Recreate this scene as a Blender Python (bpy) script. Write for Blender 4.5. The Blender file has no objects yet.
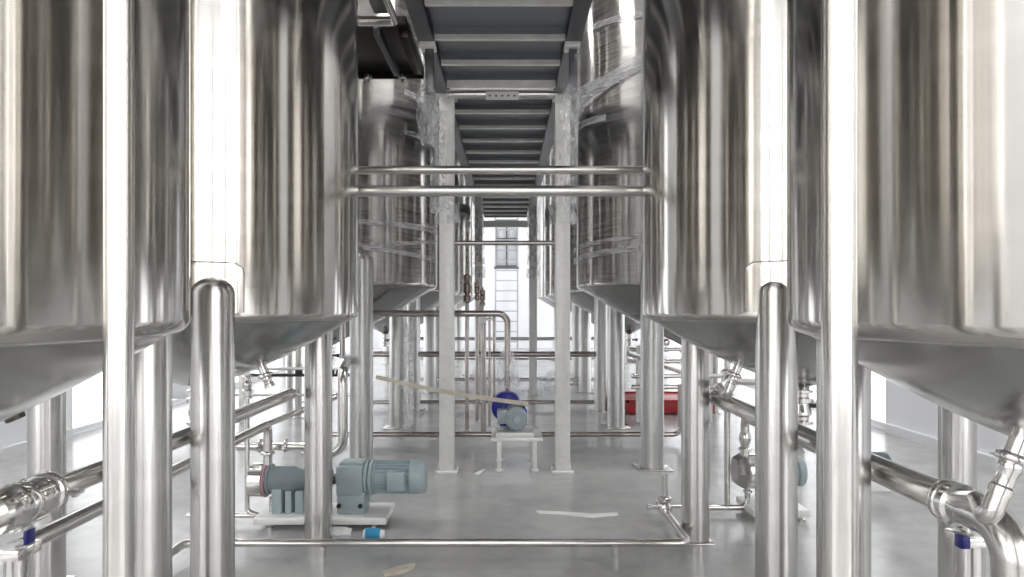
import bpy, bmesh, math, random
from mathutils import Vector, Matrix, noise
random.seed(7)
V = Vector
scene = bpy.context.scene
COL = scene.collection
CAMZ = 1.29
F = 655.0

# ------------------------------------------------------------------ camera
cam_d = bpy.data.cameras.new('camera')
cam = bpy.data.objects.new('camera', cam_d)
COL.objects.link(cam)
cam_d.sensor_width = 36.0
cam_d.lens = F / 1024 * 36.0
cam_d.shift_x = (512 - 508) / 1024
cam_d.shift_y = (306 - 288.5) / 1024
cam_d.clip_start = 0.02
cam.location = (0, 0, CAMZ)
cam.rotation_euler = (math.pi / 2, 0, 0)
scene.camera = cam

def W(px, py, y):
    """photo pixel at a known depth y -> place in the hall"""
    return V(((px - 508) / F * y, y, CAMZ - (py - 306) / F * y))

# ------------------------------------------------------------------ materials
MATS = {}
def new_mat(name):
    m = bpy.data.materials.new(name); m.use_nodes = True
    nt = m.node_tree
    b = nt.nodes['Principled BSDF']
    MATS[name] = m
    return m, nt, b

def mat_metal(name, col, rough, aniso=0.0, var=0.06, bump=0.0, scale=(3, 3, 3), metal=1.0, wave=0.0):
    m, nt, b = new_mat(name)
    N, L = nt.nodes, nt.links
    b.inputs['Base Color'].default_value = (*col, 1)
    b.inputs['Metallic'].default_value = metal
    b.inputs['Roughness'].default_value = rough
    tc = N.new('ShaderNodeTexCoord')
    mp = N.new('ShaderNodeMapping'); mp.inputs['Scale'].default_value = scale
    L.new(tc.outputs['Object'], mp.inputs['Vector'])
    nz = N.new('ShaderNodeTexNoise'); nz.inputs['Scale'].default_value = 4; nz.inputs['Detail'].default_value = 5
    L.new(mp.outputs['Vector'], nz.inputs['Vector'])
    mr = N.new('ShaderNodeMapRange')
    mr.inputs['To Min'].default_value = max(0.02, rough - var); mr.inputs['To Max'].default_value = rough + var
    L.new(nz.outputs['Fac'], mr.inputs['Value']); L.new(mr.outputs['Result'], b.inputs['Roughness'])
    hsv = N.new('ShaderNodeMapRange')
    hsv.inputs['To Min'].default_value = 0.88; hsv.inputs['To Max'].default_value = 1.08
    L.new(nz.outputs['Fac'], hsv.inputs['Value'])
    mul = N.new('ShaderNodeVectorMath'); mul.operation = 'SCALE'
    mul.inputs[0].default_value = col
    L.new(hsv.outputs['Result'], mul.inputs['Scale']); L.new(mul.outputs['Vector'], b.inputs['Base Color'])
    if aniso:
        b.inputs['Anisotropic'].default_value = aniso
        b.inputs['Anisotropic Rotation'].default_value = 0.25
        tg = N.new('ShaderNodeTangent'); tg.direction_type = 'RADIAL'; tg.axis = 'Z'
        L.new(tg.outputs['Tangent'], b.inputs['Tangent'])
    if bump or wave:
        bp = N.new('ShaderNodeBump'); bp.inputs['Distance'].default_value = 0.01
        if wave:   # slow waviness of rolled sheet
            n2 = N.new('ShaderNodeTexNoise'); n2.inputs['Scale'].default_value = 1.0; n2.inputs['Detail'].default_value = 1.5
            mp2 = N.new('ShaderNodeMapping'); mp2.inputs['Scale'].default_value = (6, 6, 0.12)
            L.new(tc.outputs['Object'], mp2.inputs['Vector']); L.new(mp2.outputs['Vector'], n2.inputs['Vector'])
            L.new(n2.outputs['Fac'], bp.inputs['Height']); bp.inputs['Strength'].default_value = wave
        else:
            L.new(nz.outputs['Fac'], bp.inputs['Height']); bp.inputs['Strength'].default_value = bump
        L.new(bp.outputs['Normal'], b.inputs['Normal'])
    return m

def mat_plain(name, col, rough, var=0.06, scale=6.0, bump=0.0, spec=0.5, metal=0.0, coat=0.0):
    m, nt, b = new_mat(name)
    N, L = nt.nodes, nt.links
    b.inputs['Roughness'].default_value = rough
    b.inputs['Metallic'].default_value = metal
    b.inputs['Specular IOR Level'].default_value = spec
    b.inputs['Coat Weight'].default_value = coat
    b.inputs['Coat Roughness'].default_value = 0.15
    tc = N.new('ShaderNodeTexCoord')
    nz = N.new('ShaderNodeTexNoise'); nz.inputs['Scale'].default_value = scale; nz.inputs['Detail'].default_value = 6
    L.new(tc.outputs['Object'], nz.inputs['Vector'])
    mr = N.new('ShaderNodeMapRange')
    mr.inputs['From Min'].default_value = 0.25; mr.inputs['From Max'].default_value = 0.75
    mr.inputs['To Min'].default_value = 1 - var; mr.inputs['To Max'].default_value = 1 + var
    L.new(nz.outputs['Fac'], mr.inputs['Value'])
    mul = N.new('ShaderNodeVectorMath'); mul.operation = 'SCALE'; mul.inputs[0].default_value = col
    L.new(mr.outputs['Result'], mul.inputs['Scale']); L.new(mul.outputs['Vector'], b.inputs['Base Color'])
    if bump:
        bp = N.new('ShaderNodeBump'); bp.inputs['Strength'].default_value = bump; bp.inputs['Distance'].default_value = 0.01
        L.new(nz.outputs['Fac'], bp.inputs['Height']); L.new(bp.outputs['Normal'], b.inputs['Normal'])
    return m

def mat_emit(name, col, strength):
    m, nt, b = new_mat(name)
    b.inputs['Base Color'].default_value = (0.9, 0.9, 0.9, 1)
    b.inputs['Emission Color'].default_value = (*col, 1)
    b.inputs['Emission Strength'].default_value = strength
    return m

def mat_film(name, lo, hi, scale=(1, 1, 1), nscale=6.0, col=(0.9, 0.9, 0.93), bump=0.6, rough=0.22):
    m, nt, b = new_mat(name)
    N, L = nt.nodes, nt.links
    b.inputs['Base Color'].default_value = (*col, 1)
    b.inputs['Roughness'].default_value = rough
    tc = N.new('ShaderNodeTexCoord')
    mp = N.new('ShaderNodeMapping'); mp.inputs['Scale'].default_value = scale
    L.new(tc.outputs['Object'], mp.inputs['Vector'])
    nz = N.new('ShaderNodeTexNoise'); nz.inputs['Scale'].default_value = nscale; nz.inputs['Detail'].default_value = 6
    nz.inputs['Distortion'].default_value = 0.6
    L.new(mp.outputs['Vector'], nz.inputs['Vector'])
    mr = N.new('ShaderNodeMapRange')
    mr.inputs['From Min'].default_value = 0.35; mr.inputs['From Max'].default_value = 0.7
    mr.inputs['To Min'].default_value = lo; mr.inputs['To Max'].default_value = hi
    L.new(nz.outputs['Fac'], mr.inputs['Value']); L.new(mr.outputs['Result'], b.inputs['Alpha'])
    bp = N.new('ShaderNodeBump'); bp.inputs['Strength'].default_value = bump; bp.inputs['Distance'].default_value = 0.02
    L.new(nz.outputs['Fac'], bp.inputs['Height']); L.new(bp.outputs['Normal'], b.inputs['Normal'])
    return m

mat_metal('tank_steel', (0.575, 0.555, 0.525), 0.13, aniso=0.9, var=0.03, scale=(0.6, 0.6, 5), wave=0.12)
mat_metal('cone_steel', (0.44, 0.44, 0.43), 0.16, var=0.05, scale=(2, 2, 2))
mat_metal('big_leg_steel', (0.57, 0.57, 0.56), 0.35, aniso=0.4, var=0.05, scale=(1, 1, 4))
mat_metal('leg_steel', (0.60, 0.59, 0.575), 0.235, aniso=0.5, var=0.03, scale=(1, 1, 4))
mat_metal('big_tank_steel', (0.47, 0.455, 0.43), 0.14, aniso=0.85, var=0.04, scale=(0.6, 0.6, 5), wave=0.2)
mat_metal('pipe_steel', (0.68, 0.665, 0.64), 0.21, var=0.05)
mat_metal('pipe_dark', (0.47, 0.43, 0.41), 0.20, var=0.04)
mat_metal('bronze_steel', (0.30, 0.25, 0.23), 0.20)
mat_metal('fitting_steel', (0.74, 0.73, 0.71), 0.14, var=0.06, scale=(9, 9, 9))
mat_metal('pan_steel_shaded', (0.24, 0.25, 0.27), 0.36, var=0.07, scale=(1, 6, 6))  # dark tone paints the shade on the pan undersides
mat_metal('beam_steel', (0.20, 0.20, 0.22), 0.33, var=0.05, scale=(5, 1, 5))
mat_metal('galvanised', (0.90, 0.89, 0.87), 0.40, var=0.12, scale=(6, 6, 6), metal=0.2, bump=0.15)
mat_plain('lip_steel_lit', (0.80, 0.78, 0.74), 0.3, var=0.12, scale=9, metal=0.35)  # pale tone paints the light falling on the front folds
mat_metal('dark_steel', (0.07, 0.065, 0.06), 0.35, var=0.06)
mat_plain('wall_white', (0.88, 0.89, 0.92), 0.7, var=0.02, scale=1.2)
mat_plain('ceiling_white', (0.70, 0.70, 0.70), 0.8, var=0.02)
mat_plain('frame_white', (0.80, 0.81, 0.83), 0.4, var=0.02)
mat_plain('pump_grey', (0.36, 0.44, 0.47), 0.38, var=0.06, scale=12, coat=0.2)
mat_plain('grille_grey', (0.50, 0.56, 0.60), 0.4)
mat_plain('pump_dark_grey', (0.22, 0.27, 0.29), 0.42, var=0.06, scale=12)
mat_plain('deep_blue', (0.008, 0.014, 0.30), 0.3, var=0.1)
mat_plain('navy', (0.006, 0.010, 0.13), 0.3)
mat_plain('light_blue', (0.04, 0.30, 0.55), 0.35, var=0.1)
mat_plain('red_paint', (0.42, 0.02, 0.025), 0.4, var=0.15, scale=3)
mat_plain('beige_tape', (0.62, 0.56, 0.47), 0.6, var=0.1, scale=20)
mat_plain('white_plastic', (0.92, 0.92, 0.91), 0.35, var=0.03)
mat_plain('black_rubber', (0.02, 0.02, 0.022), 0.5)
mat_plain('pink_label', (0.55, 0.33, 0.36), 0.5)
mat_plain('wood_scrap', (0.62, 0.57, 0.48), 0.7, var=0.2, scale=14)
mat_plain('ladder_grey', (0.45, 0.46, 0.48), 0.45)
mat_plain('frame_dark', (0.12, 0.12, 0.13), 0.4)
mat_emit('daylight_pane', (0.95, 0.975, 1.0), 1.25)
mat_emit('daylight_pane_back', (1.0, 0.995, 0.98), 0.8)
mat_emit('daylight_pane_side', (1.0, 0.995, 0.98), 2.3)
mat_emit('fill_lamp_diffuser', (1.0, 0.99, 0.97), 46.0)  # glow of the added fill lamps
mat_film('film_haze', 0.0, 0.22, scale=(0.5, 0.5, 9), nscale=5, col=(0.75, 0.75, 0.78))
mat_film('film_strip', 0.15, 0.55, scale=(2, 2, 14), nscale=4, col=(0.88, 0.88, 0.92), bump=.2)
mat_film('film_crumple', 0.03, 0.55, scale=(4, 4, 2), nscale=5, col=(0.90, 0.91, 0.93), bump=.8, rough=.12)

def floor_mat():
    m, nt, b = new_mat('floor_epoxy')
    N, L = nt.nodes, nt.links
    tc = N.new('ShaderNodeTexCoord')
    n1 = N.new('ShaderNodeTexNoise'); n1.inputs['Scale'].default_value = 1.6; n1.inputs['Detail'].default_value = 10
    n1.inputs['Roughness'].default_value = 0.62; n1.inputs['Distortion'].default_value = 0.2
    L.new(tc.outputs['Object'], n1.inputs['Vector'])
    n2 = N.new('ShaderNodeTexNoise'); n2.inputs['Scale'].default_value = 9; n2.inputs['Detail'].default_value = 5
    L.new(tc.outputs['Object'], n2.inputs['Vector'])
    mix = N.new('ShaderNodeMath'); mix.operation = 'MULTIPLY_ADD'; mix.inputs[1].default_value = 0.35
    L.new(n2.outputs['Fac'], mix.inputs[0]); L.new(n1.outputs['Fac'], mix.inputs[2])
    cr = N.new('ShaderNodeValToRGB')
    cr.color_ramp.elements[0].position = 0.25; cr.color_ramp.elements[0].color = (0.31, 0.31, 0.305, 1)
    cr.color_ramp.elements[1].position = 1.05; cr.color_ramp.elements[1].color = (0.56, 0.56, 0.56, 1)
    L.new(mix.outputs[0], cr.inputs['Fac']); L.new(cr.outputs['Color'], b.inputs['Base Color'])
    mr = N.new('ShaderNodeMapRange'); mr.inputs['To Min'].default_value = 0.15; mr.inputs['To Max'].default_value = 0.265
    L.new(n1.outputs['Fac'], mr.inputs['Value']); L.new(mr.outputs['Result'], b.inputs['Roughness'])
    b.inputs['Specular IOR Level'].default_value = 0.6
floor_mat()

# ------------------------------------------------------------------ mesh builder
def frame_of(d):
    d = d.normalized()
    a = V((0, 0, 1)) if abs(d.z) < 0.95 else V((1, 0, 0))
    u = d.cross(a).normalized(); w = d.cross(u).normalized()
    return u, w

class MB:
    def __init__(s): s.v = []; s.f = []
    def add(s, vs, fs):
        k = len(s.v); s.v += [V(p) for p in vs]; s.f += [tuple(i + k for i in f) for f in fs]; return s
    def box(s, x0, x1, y0, y1, z0, z1, M=None):
        vs = [V((x, y, z)) for x in (x0, x1) for y in (y0, y1) for z in (z0, z1)]
        if M: vs = [M @ p for p in vs]
        return s.add(vs, [(0, 1, 3, 2), (4, 6, 7, 5), (0, 4, 5, 1), (2, 3, 7, 6), (0, 2, 6, 4), (1, 5, 7, 3)])
    def bbox(s, x0, x1, y0, y1, z0, z1, b=0.004, M=None):
        """box with bevelled edges"""
        bm = bmesh.new()
        bmesh.ops.create_cube(bm, size=1)
        for v in bm.verts:
            v.co = V(((x0 + x1) / 2 + v.co.x * (x1 - x0), (y0 + y1) / 2 + v.co.y * (y1 - y0), (z0 + z1) / 2 + v.co.z * (z1 - z0)))
        bmesh.ops.bevel(bm, geom=bm.edges[:], offset=b, segments=2, affect='EDGES', profile=0.5)
        bm.verts.index_update()
        vs = [v.co.copy() for v in bm.verts]; fs = [tuple(v.index for v in f.verts) for f in bm.faces]
        bm.free()
        if M: vs = [M @ p for p in vs]
        return s.add(vs, fs)
    def lathe(s, o, d, prof, n=32, caps=True):
        """prof: (distance along d, radius)"""
        o = V(o); d = V(d).normalized(); u, w = frame_of(d)
        vs = []; fs = []
        for t, r in prof:
            for i in range(n):
                a = 2 * math.pi * i / n
                vs.append(o + d * t + (u * math.cos(a) + w * math.sin(a)) * max(r, 1e-5))
        for k in range(len(prof) - 1):
            for i in range(n):
                j = (i + 1) % n
                fs.append((k * n + i, k * n + j, (k + 1) * n + j, (k + 1) * n + i))
        if caps:
            fs.append(tuple(range(n))[::-1]); fs.append(tuple((len(prof) - 1) * n + i for i in range(n)))
        return s.add(vs, fs)
    def cyl(s, a, b, r, r2=None, n=28):
        a = V(a); b = V(b); r2 = r if r2 is None else r2
        return s.lathe(a, b - a, [(0, r), ((b - a).length, r2)], n)
    def path(s, pts, bend, seg=9):
        pts = [V(p) for p in pts]; out = [pts[0]]
        for i in range(1, len(pts) - 1):
            p = pts[i]; a = (pts[i - 1] - p); b = (pts[i + 1] - p)
            ang = a.angle(b)
            if ang > math.radians(178): out.append(p); continue
            cut = min(bend / math.tan(ang / 2), a.length * 0.49, b.length * 0.49)
            rr = cut * math.tan(ang / 2)
            a = a.normalized(); b = b.normalized()
            c = p + (a + b).normalized() * (rr / math.sin(ang / 2))
            va = (p + a * cut) - c; vb = (p + b * cut) - c
            for k in range(seg + 1):
                t = k / seg
                om = va.angle(vb)
                q = (va * math.sin((1 - t) * om) + vb * math.sin(t * om)) / math.sin(om)
                out.append(c + q)
        out.append(pts[-1]); return out
    def tube(s, pts, r, bend=0.06, n=20, seg=9, caps=True):
        P = s.path(pts, bend, seg) if len(pts) > 2 else [V(p) for p in pts]
        d0 = (P[1] - P[0]).normalized(); u, w = frame_of(d0)
        vs = []; fs = []
        for i, p in enumerate(P):
            if i == 0: d = (P[1] - P[0])
            elif i == len(P) - 1: d = P[-1] - P[-2]
            else: d = (P[i + 1] - P[i]).normalized() + (P[i] - P[i - 1]).normalized()
            d = d.normalized()
            u = (u - d * u.dot(d)).normalized(); w = d.cross(u).normalized()
            rr = r(i / (len(P) - 1)) if callable(r) else r
            for k in range(n):
                a = 2 * math.pi * k / n
                vs.append(p + (u * math.cos(a) + w * math.sin(a)) * rr)
        for i in range(len(P) - 1):
            for k in range(n):
                j = (k + 1) % n
                fs.append((i * n + k, i * n + j, (i + 1) * n + j, (i + 1) * n + k))
        if caps:
            fs.append(tuple(range(n))[::-1]); fs.append(tuple((len(P) - 1) * n + i for i in range(n)))
        return s.add(vs, fs)
    def strip(s, pts, width, nrm, thick=0.002):
        """flat ribbon with a little thickness"""
        n = len(pts); vs = []; fs = []
        for i, p in enumerate(pts):
            d = (pts[min(i + 1, n - 1)] - pts[max(i - 1, 0)]).normalized()
            nn = nrm[i] if isinstance(nrm, list) else nrm
            side = d.cross(nn).normalized()
            wd = width(i / (n - 1)) if callable(width) else width
            for a, b in ((-1, -1), (1, -1), (1, 1), (-1, 1)):
                vs.append(p + side * wd / 2 * a + nn * thick / 2 * b)
        for i in range(n - 1):
            for k in range(4):
                j = (k + 1) % 4
                fs.append((i * 4 + k, i * 4 + j, i * 4 + 4 + j, i * 4 + 4 + k))
        fs.append((3, 2, 1, 0)); fs.append(tuple((n - 1) * 4 + k for k in range(4)))
        return s.add(vs, fs)
    def build(s, name, mat, parent=None, smooth=True, angle=38):
        off = V((0, 0, 0)); q = parent
        while q is not None: off += q.location; q = q.parent
        # every mesh gets its own origin at the middle of its base
        xs = [p.x for p in s.v]; ys = [p.y for p in s.v]; zs = [p.z for p in s.v]
        c = V(((min(xs) + max(xs)) / 2, (min(ys) + max(ys)) / 2, min(zs)))
        me = bpy.data.meshes.new(name)
        me.from_pydata([p - c for p in s.v], [], s.f)
        bm = bmesh.new(); bm.from_mesh(me); bmesh.ops.recalc_face_normals(bm, faces=bm.faces[:]); bm.to_mesh(me); bm.free()
        me.materials.append(MATS[mat])
        if smooth:
            me.polygons.foreach_set('use_smooth', [True] * len(me.polygons))
            me.set_sharp_from_angle(angle=math.radians(angle))
        o = bpy.data.objects.new(name, me); COL.objects.link(o)
        o.location = c - off
        if parent is not None: o.parent = parent
        return o

def tag(o, label=None, cat=None, group=None, kind=None):
    if label: o['label'] = label
    if cat: o['category'] = cat
    if group: o['group'] = group
    if kind: o['kind'] = kind
    return o
def thing(name, label, cat, loc, group=None):
    o = bpy.data.objects.new(name, None); COL.objects.link(o); o.location = loc
    o.empty_display_size = 0.1
    return tag(o, label, cat, group)
def struct(name, mb, mat, parent=None, smooth=False):
    o = mb.build(name, mat, parent, smooth)
    if parent is None: o['kind'] = 'structure'
    return o

# ------------------------------------------------------------------ the hall
XL, XR, YB, YF, ZC = -4.3, 3.9, -3.2, 20.0, 5.6
struct('floor', MB().box(XL - .3, XR + .3, YB - .3, YF + .3, -0.12, 0.0), 'floor_epoxy')
struct('ceiling', MB().box(XL - .3, XR + .3, YB - .3, YF + .3, ZC, ZC + .15), 'ceiling_white')

def wall_with_openings(name, axis, pos, thick, a0, a1, holes):
    """holes: (a_start, a_end, z0, z1) sorted along the wall"""
    mb = MB()
    def bx(p0, p1, z0, z1):
        if p1 - p0 < 1e-4 or z1 - z0 < 1e-4: return
        if axis == 'x': mb.box(min(pos, pos + thick), max(pos, pos + thick), p0, p1, z0, z1)
        else: mb.box(p0, p1, min(pos, pos + thick), max(pos, pos + thick), z0, z1)
    cur = a0
    for h0, h1, z0, z1 in holes:
        bx(cur, h0, 0, ZC); bx(h0, h1, 0, z0); bx(h0, h1, z1, ZC); cur = h1
    bx(cur, a1, 0, ZC)
    return struct(name, mb, 'wall_white')

win_n = [0]
def window(axis, pos, sign, a0, a1, z0, z1, bays, rails, pane='daylight_pane', frame='frame_white', fw=0.05):
    """frame with mullions on the room side of a bright frosted pane"""
    win_n[0] += 1
    mb = MB()
    def bx(m, d0, d1, p0, p1, q0, q1):
        lo, hi = sorted((pos + sign * d0, pos + sign * d1))
        if axis == 'x': m.box(lo, hi, p0, p1, q0, q1)
        else: m.box(p0, p1, lo, hi, q0, q1)
    bx(mb, 0.02, 0.10, a0, a1, z0, z0 + fw); bx(mb, 0.02, 0.10, a0, a1, z1 - fw, z1)
    for i in range(bays + 1):
        a = a0 + (a1 - a0 - fw) * i / bays
        bx(mb, 0.02, 0.10, a, a + fw, z0 + fw, z1 - fw)
    for r in rails:
        bx(mb, 0.03, 0.09, a0 + fw, a1 - fw, r - fw / 2, r + fw / 2)
    o = struct('window_%d' % win_n[0], mb, frame)
    g = MB(); bx(g, 0.11, 0.125, a0, a1, z0, z1)
    g.build('window_pane', pane, o, smooth=False)
    return o

LW = [(6.45, 9.2, 0.02, 4.4), (9.7, 12.6, 0.02, 4.4), (13.1, 16.0, 0.02, 4.4), (16.5, 19.4, 0.02, 4.4)]
RW = [(6.75, 9.4, 0.02, 4.4), (9.9, 12.8, 0.02, 4.4), (13.3, 16.2, 0.02, 4.4), (16.7, 19.5, 0.02, 4.4)]
LN = [(-3.15, -0.75, 0.5, 4.8)]
RN = [(-3.15, -0.3, 0.5, 4.8)]
wall_with_openings('wall_left', 'x', XL, -0.18, YB, YF, LN + LW)
wall_with_openings('wall_right', 'x', XR, 0.18, YB, YF, RN + RW)
FW = [(-0.40, 0.32, 2.48, 3.95)]
wall_with_openings('wall_far', 'y', YF, 0.18, XL, XR, FW)
BK = [(-4.25, -1.75, 0.4, 4.8), (-1.6, 1.2, 0.4, 4.8), (1.35, 3.85, 0.4, 4.8)]
wall_with_openings('wall_back', 'y', YB, -0.18, XL, XR, BK)
for a0, a1, z0, z1 in LW: window('x', XL, -1, a0, a1, z0, z1, 2, [1.05])
for a0, a1, z0, z1 in LN: window('x', XL, -1, a0, a1, z0, z1, 2, [], 'daylight_pane_side')
for a0, a1, z0, z1 in RW: window('x', XR, 1, a0, a1, z0, z1, 2, [1.05])
for a0, a1, z0, z1 in RN: window('x', XR, 1, a0, a1, z0, z1, 1, [], 'daylight_pane_side')
window('y', YF, 1, -0.40, 0.32, 2.48, 3.95, 2, [3.35], 'frame_white', 'frame_dark', 0.05)
for a0, a1, z0, z1 in BK: window('y', YB, -1, a0, a1, z0, z1, 2, [], 'daylight_pane_back', 'frame_dark', .06)
struct('baseboard_left', MB().box(XL, XL + 0.05, YB, 6.4, 0, 0.09), 'frame_white')
struct('baseboard_right', MB().box(XR - 0.05, XR, YB, 6.7, 0, 0.09), 'frame_white')

# fill lamps added under the ceiling, out of frame, to brighten the hall
k = 0
for y in (-1.2, 4.4, 8.9, 13.4, 17.6):
    for x in (-2.9, 2.6):
        t = thing('fill_lamp', 'added fill lamp under the ceiling above the tanks, out of view', 'lamp', (x, y, ZC), 'added fill lamps')
        MB().bbox(x - .12, x + .12, y - .8, y + .8, ZC - .09, ZC, .01).build('lamp_housing', 'frame_white', t)
        MB().box(x - .10, x + .10, y - .76, y + .76, ZC - .11, ZC - .085).build('diffuser', 'fill_lamp_diffuser', t, smooth=False)
        k += 1

# ------------------------------------------------------------------ fittings
def clamp_ring(parent, p, d, r, name='clamp'):
    """sanitary clamp: two ferrules under a hinged ring, with a wing nut"""
    p = V(p); d = V(d).normalized(); u, w = frame_of(d)
    mb = MB().lathe(p, d, [(-r * .5, r * 1.02), (-r * .45, r * 1.25), (-r * .28, r * 1.55), (-r * .1, r * 1.62), (r * .1, r * 1.62), (r * .28, r * 1.55), (r * .45, r * 1.25), (r * .5, r * 1.02)])
    mb.cyl(p + u * r * 1.5, p + u * r * 2.3, r * .16, n=10)
    mb.lathe(p + u * r * 2.0, u, [(0, r * .34), (r * .35, r * .34)], 6)
    mb.box(-r * .5, r * .5, -r * .1, r * .1, 0, r * .45, Matrix.Translation(p + u * r * 2.1) @ u.to_track_quat('Z', 'Y').to_matrix().to_4x4())
    return mb.build(name, 'fitting_steel', parent)

def valve_profile(mb, p, d, r, L):
    """stack of ferrules and a body, from p along d over length L"""
    prof = [(0, 1.0), (.03, 1.55), (.10, 1.55), (.13, 1.05), (.22, 1.05), (.25, 1.6), (.36, 1.6), (.40, 1.1), (.50, 1.15), (.58, 1.35), (.70, 1.35), (.76, 1.05), (.84, 1.05), (.87, 1.55), (.95, 1.55), (1, 1.0)]
    return mb.lathe(p, d, [(t * L, q * r) for t, q in prof])

# ------------------------------------------------------------------ tanks
def cyl_hit(c, R, px, py):
    s = V(((px - 508) / F, 1, -(py - 306) / F))
    a = s.x ** 2 + 1; b = -2 * (s.x * c[0] + c[1]); cc = c[0] ** 2 + c[1] ** 2 - R * R
    D = max(b * b - 4 * a * cc, 0); t = (-b - math.sqrt(D)) / (2 * a)
    return V((0, 0, CAMZ)) + s * t

def make_tank(label, group, c, R, rim, drop, top, leg_r, leg_top, rot, side, big=False, pad=True, outlet=True, nozzle=True, name='storage_tank', shown_legs=(0, 1, 2), lf=1.0):
    cx, cy = c
    t = thing(name, label, 'tank', (cx, cy, 0), group)
    kn = 0.035 if not big else 0.05
    prof = [(rim + 0.0, R - kn)]
    for i in range(7):
        a = math.pi / 2 * i / 6
        prof.append((rim + kn - kn * math.cos(a), R - kn + kn * math.sin(a)))
    prof += [(rim + kn + (top - rim - kn) * q, R) for q in (0.25, 0.5, 0.75, 1.0)]
    H = 0.28
    for i in range(1, 9):
        a = math.pi / 2 * i / 8
        prof.append((top + H * math.sin(a), R * math.cos(a) if i < 8 else 0.06))
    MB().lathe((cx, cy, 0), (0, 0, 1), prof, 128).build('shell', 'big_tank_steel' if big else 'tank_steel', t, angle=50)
    # dished cone bottom
    n = 10; prof = []
    for i in range(n + 1):
        q = i / n
        r = (R - kn * .8) * (1 - q) + 0.03 * q
        bulge = 0.030 * math.sin(math.pi * q) if not big else 0.012 * math.sin(math.pi * q)
        prof.append((rim + 0.006 - drop * q - bulge, r))
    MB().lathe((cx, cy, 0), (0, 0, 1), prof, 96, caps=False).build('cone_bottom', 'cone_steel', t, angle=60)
    # weld seam around the rim
    MB().lathe((cx, cy, 0), (0, 0, 1), [(rim - .002, R - kn), (rim + .002, R - kn + .004), (rim + .007, R - kn + .004), (rim + .01, R - kn)], 96, caps=False).build('weld_seam', 'cone_steel', t)
    for k in shown_legs:
        a = math.radians((0 if side > 0 else 180) + rot + 120 * k)
        # k = 0 is the outer leg, the other two stand along the aisle
        lq = lf if k else 1.0
        lx, ly = cx + R * lq * math.cos(a), cy + R * lq * math.sin(a)
        prof = [(0.012, leg_r)] + [(leg_top - leg_r * 0.8, leg_r)]
        for i in range(1, 9):
            b = math.pi / 2 * i / 8
            prof.append((leg_top - leg_r * .8 + leg_r * .8 * math.sin(b), max(leg_r * math.cos(b), 0.002)))
        lg = MB().lathe((lx, ly, 0), (0, 0, 1), prof, 40).build('leg', 'big_leg_steel' if big else 'leg_steel', t)
        pw = leg_r * (1.12 if not big else 1.5)
        M = Matrix.Translation((lx, ly, 0)) @ Matrix.Rotation(0 if big else 0, 4, 'Z')
        MB().bbox(-pw, pw, -pw, pw, 0, 0.014 if big else 0.008, .003, M).build('foot_plate', 'leg_steel', lg)
        if pad:
            # curved reinforcing pad welded on the shell behind the leg
            pz0, pz1 = rim + kn + 0.005, leg_top + (0.055 if not big else 0.10)
            hw = leg_r * 1.42 / R
            mb = MB(); vs = []; fs = []; nu, nv = 14, 10
            cr = 0.035
            for j in range(nv + 1):
                z = pz0 + (pz1 - pz0) * j / nv
                dz = max(0, z - (pz1 - cr)); inset = (cr - math.sqrt(max(cr * cr - dz * dz, 0))) / R
                for i in range(nu + 1):
                    b = a + (hw - inset) * (2 * i / nu - 1)
                    vs.append((cx + (R + .004) * math.cos(b), cy + (R + .004) * math.sin(b), z))
            m = len(vs)
            for (x, y, z) in vs[:]:
                vs.append((cx + (x - cx) * (R - .001) / (R + .004), cy + (y - cy) * (R - .001) / (R + .004), z))
            W1 = nu + 1
            for j in range(nv):
                for i in range(nu):
                    q = j * W1 + i
                    fs.append((q, q + 1, q + 1 + W1, q + W1)); fs.append((m + q, m + q + W1, m + q + 1 + W1, m + q + 1))
            for j in range(nv):
                for i in (0, nu):
                    q = j * W1 + i; fs.append((q, q + W1, m + q + W1, m + q))
            for i in range(nu):
                for j in (0, nv):
                    q = j * W1 + i; fs.append((q, q + 1, m + q + 1, m + q))
            loop = [V(vs[j * W1]) for j in range(nv + 1)] + [V(vs[nv * W1 + i]) for i in range(1, nu)] + [V(vs[j * W1 + nu]) for j in range(nv, -1, -1)]
            pd = mb.add(vs, fs).build('reinforcing_pad', 'big_tank_steel' if big else 'tank_steel', t, angle=30)
            MB().tube(loop, .0018, .001, 8).build('weld_line', 'dark_steel', pd)
    if outlet:
        zb = rim - drop + 0.02
        r = 0.036
        mb = MB().lathe((cx, cy, 0), (0, 0, 1), [(zb + .03, .07), (zb, .045), (zb - .03, r)])
        mb.build('outlet_neck', 'cone_steel', t)
        v = valve_profile(MB(), (cx, cy, zb - .02), (0, 0, -1), r, 0.17).build('outlet_valve', 'fitting_steel', t)
        MB().cyl((cx + .03, cy, zb - .10), (cx + .09, cy - .01, zb - .10), .010, n=12).lathe((cx + .085, cy, zb - .10), (1, 0, 0), [(0, .018), (.025, .018)], 12).build('valve_stem', 'black_rubber', v)
    return t

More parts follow.
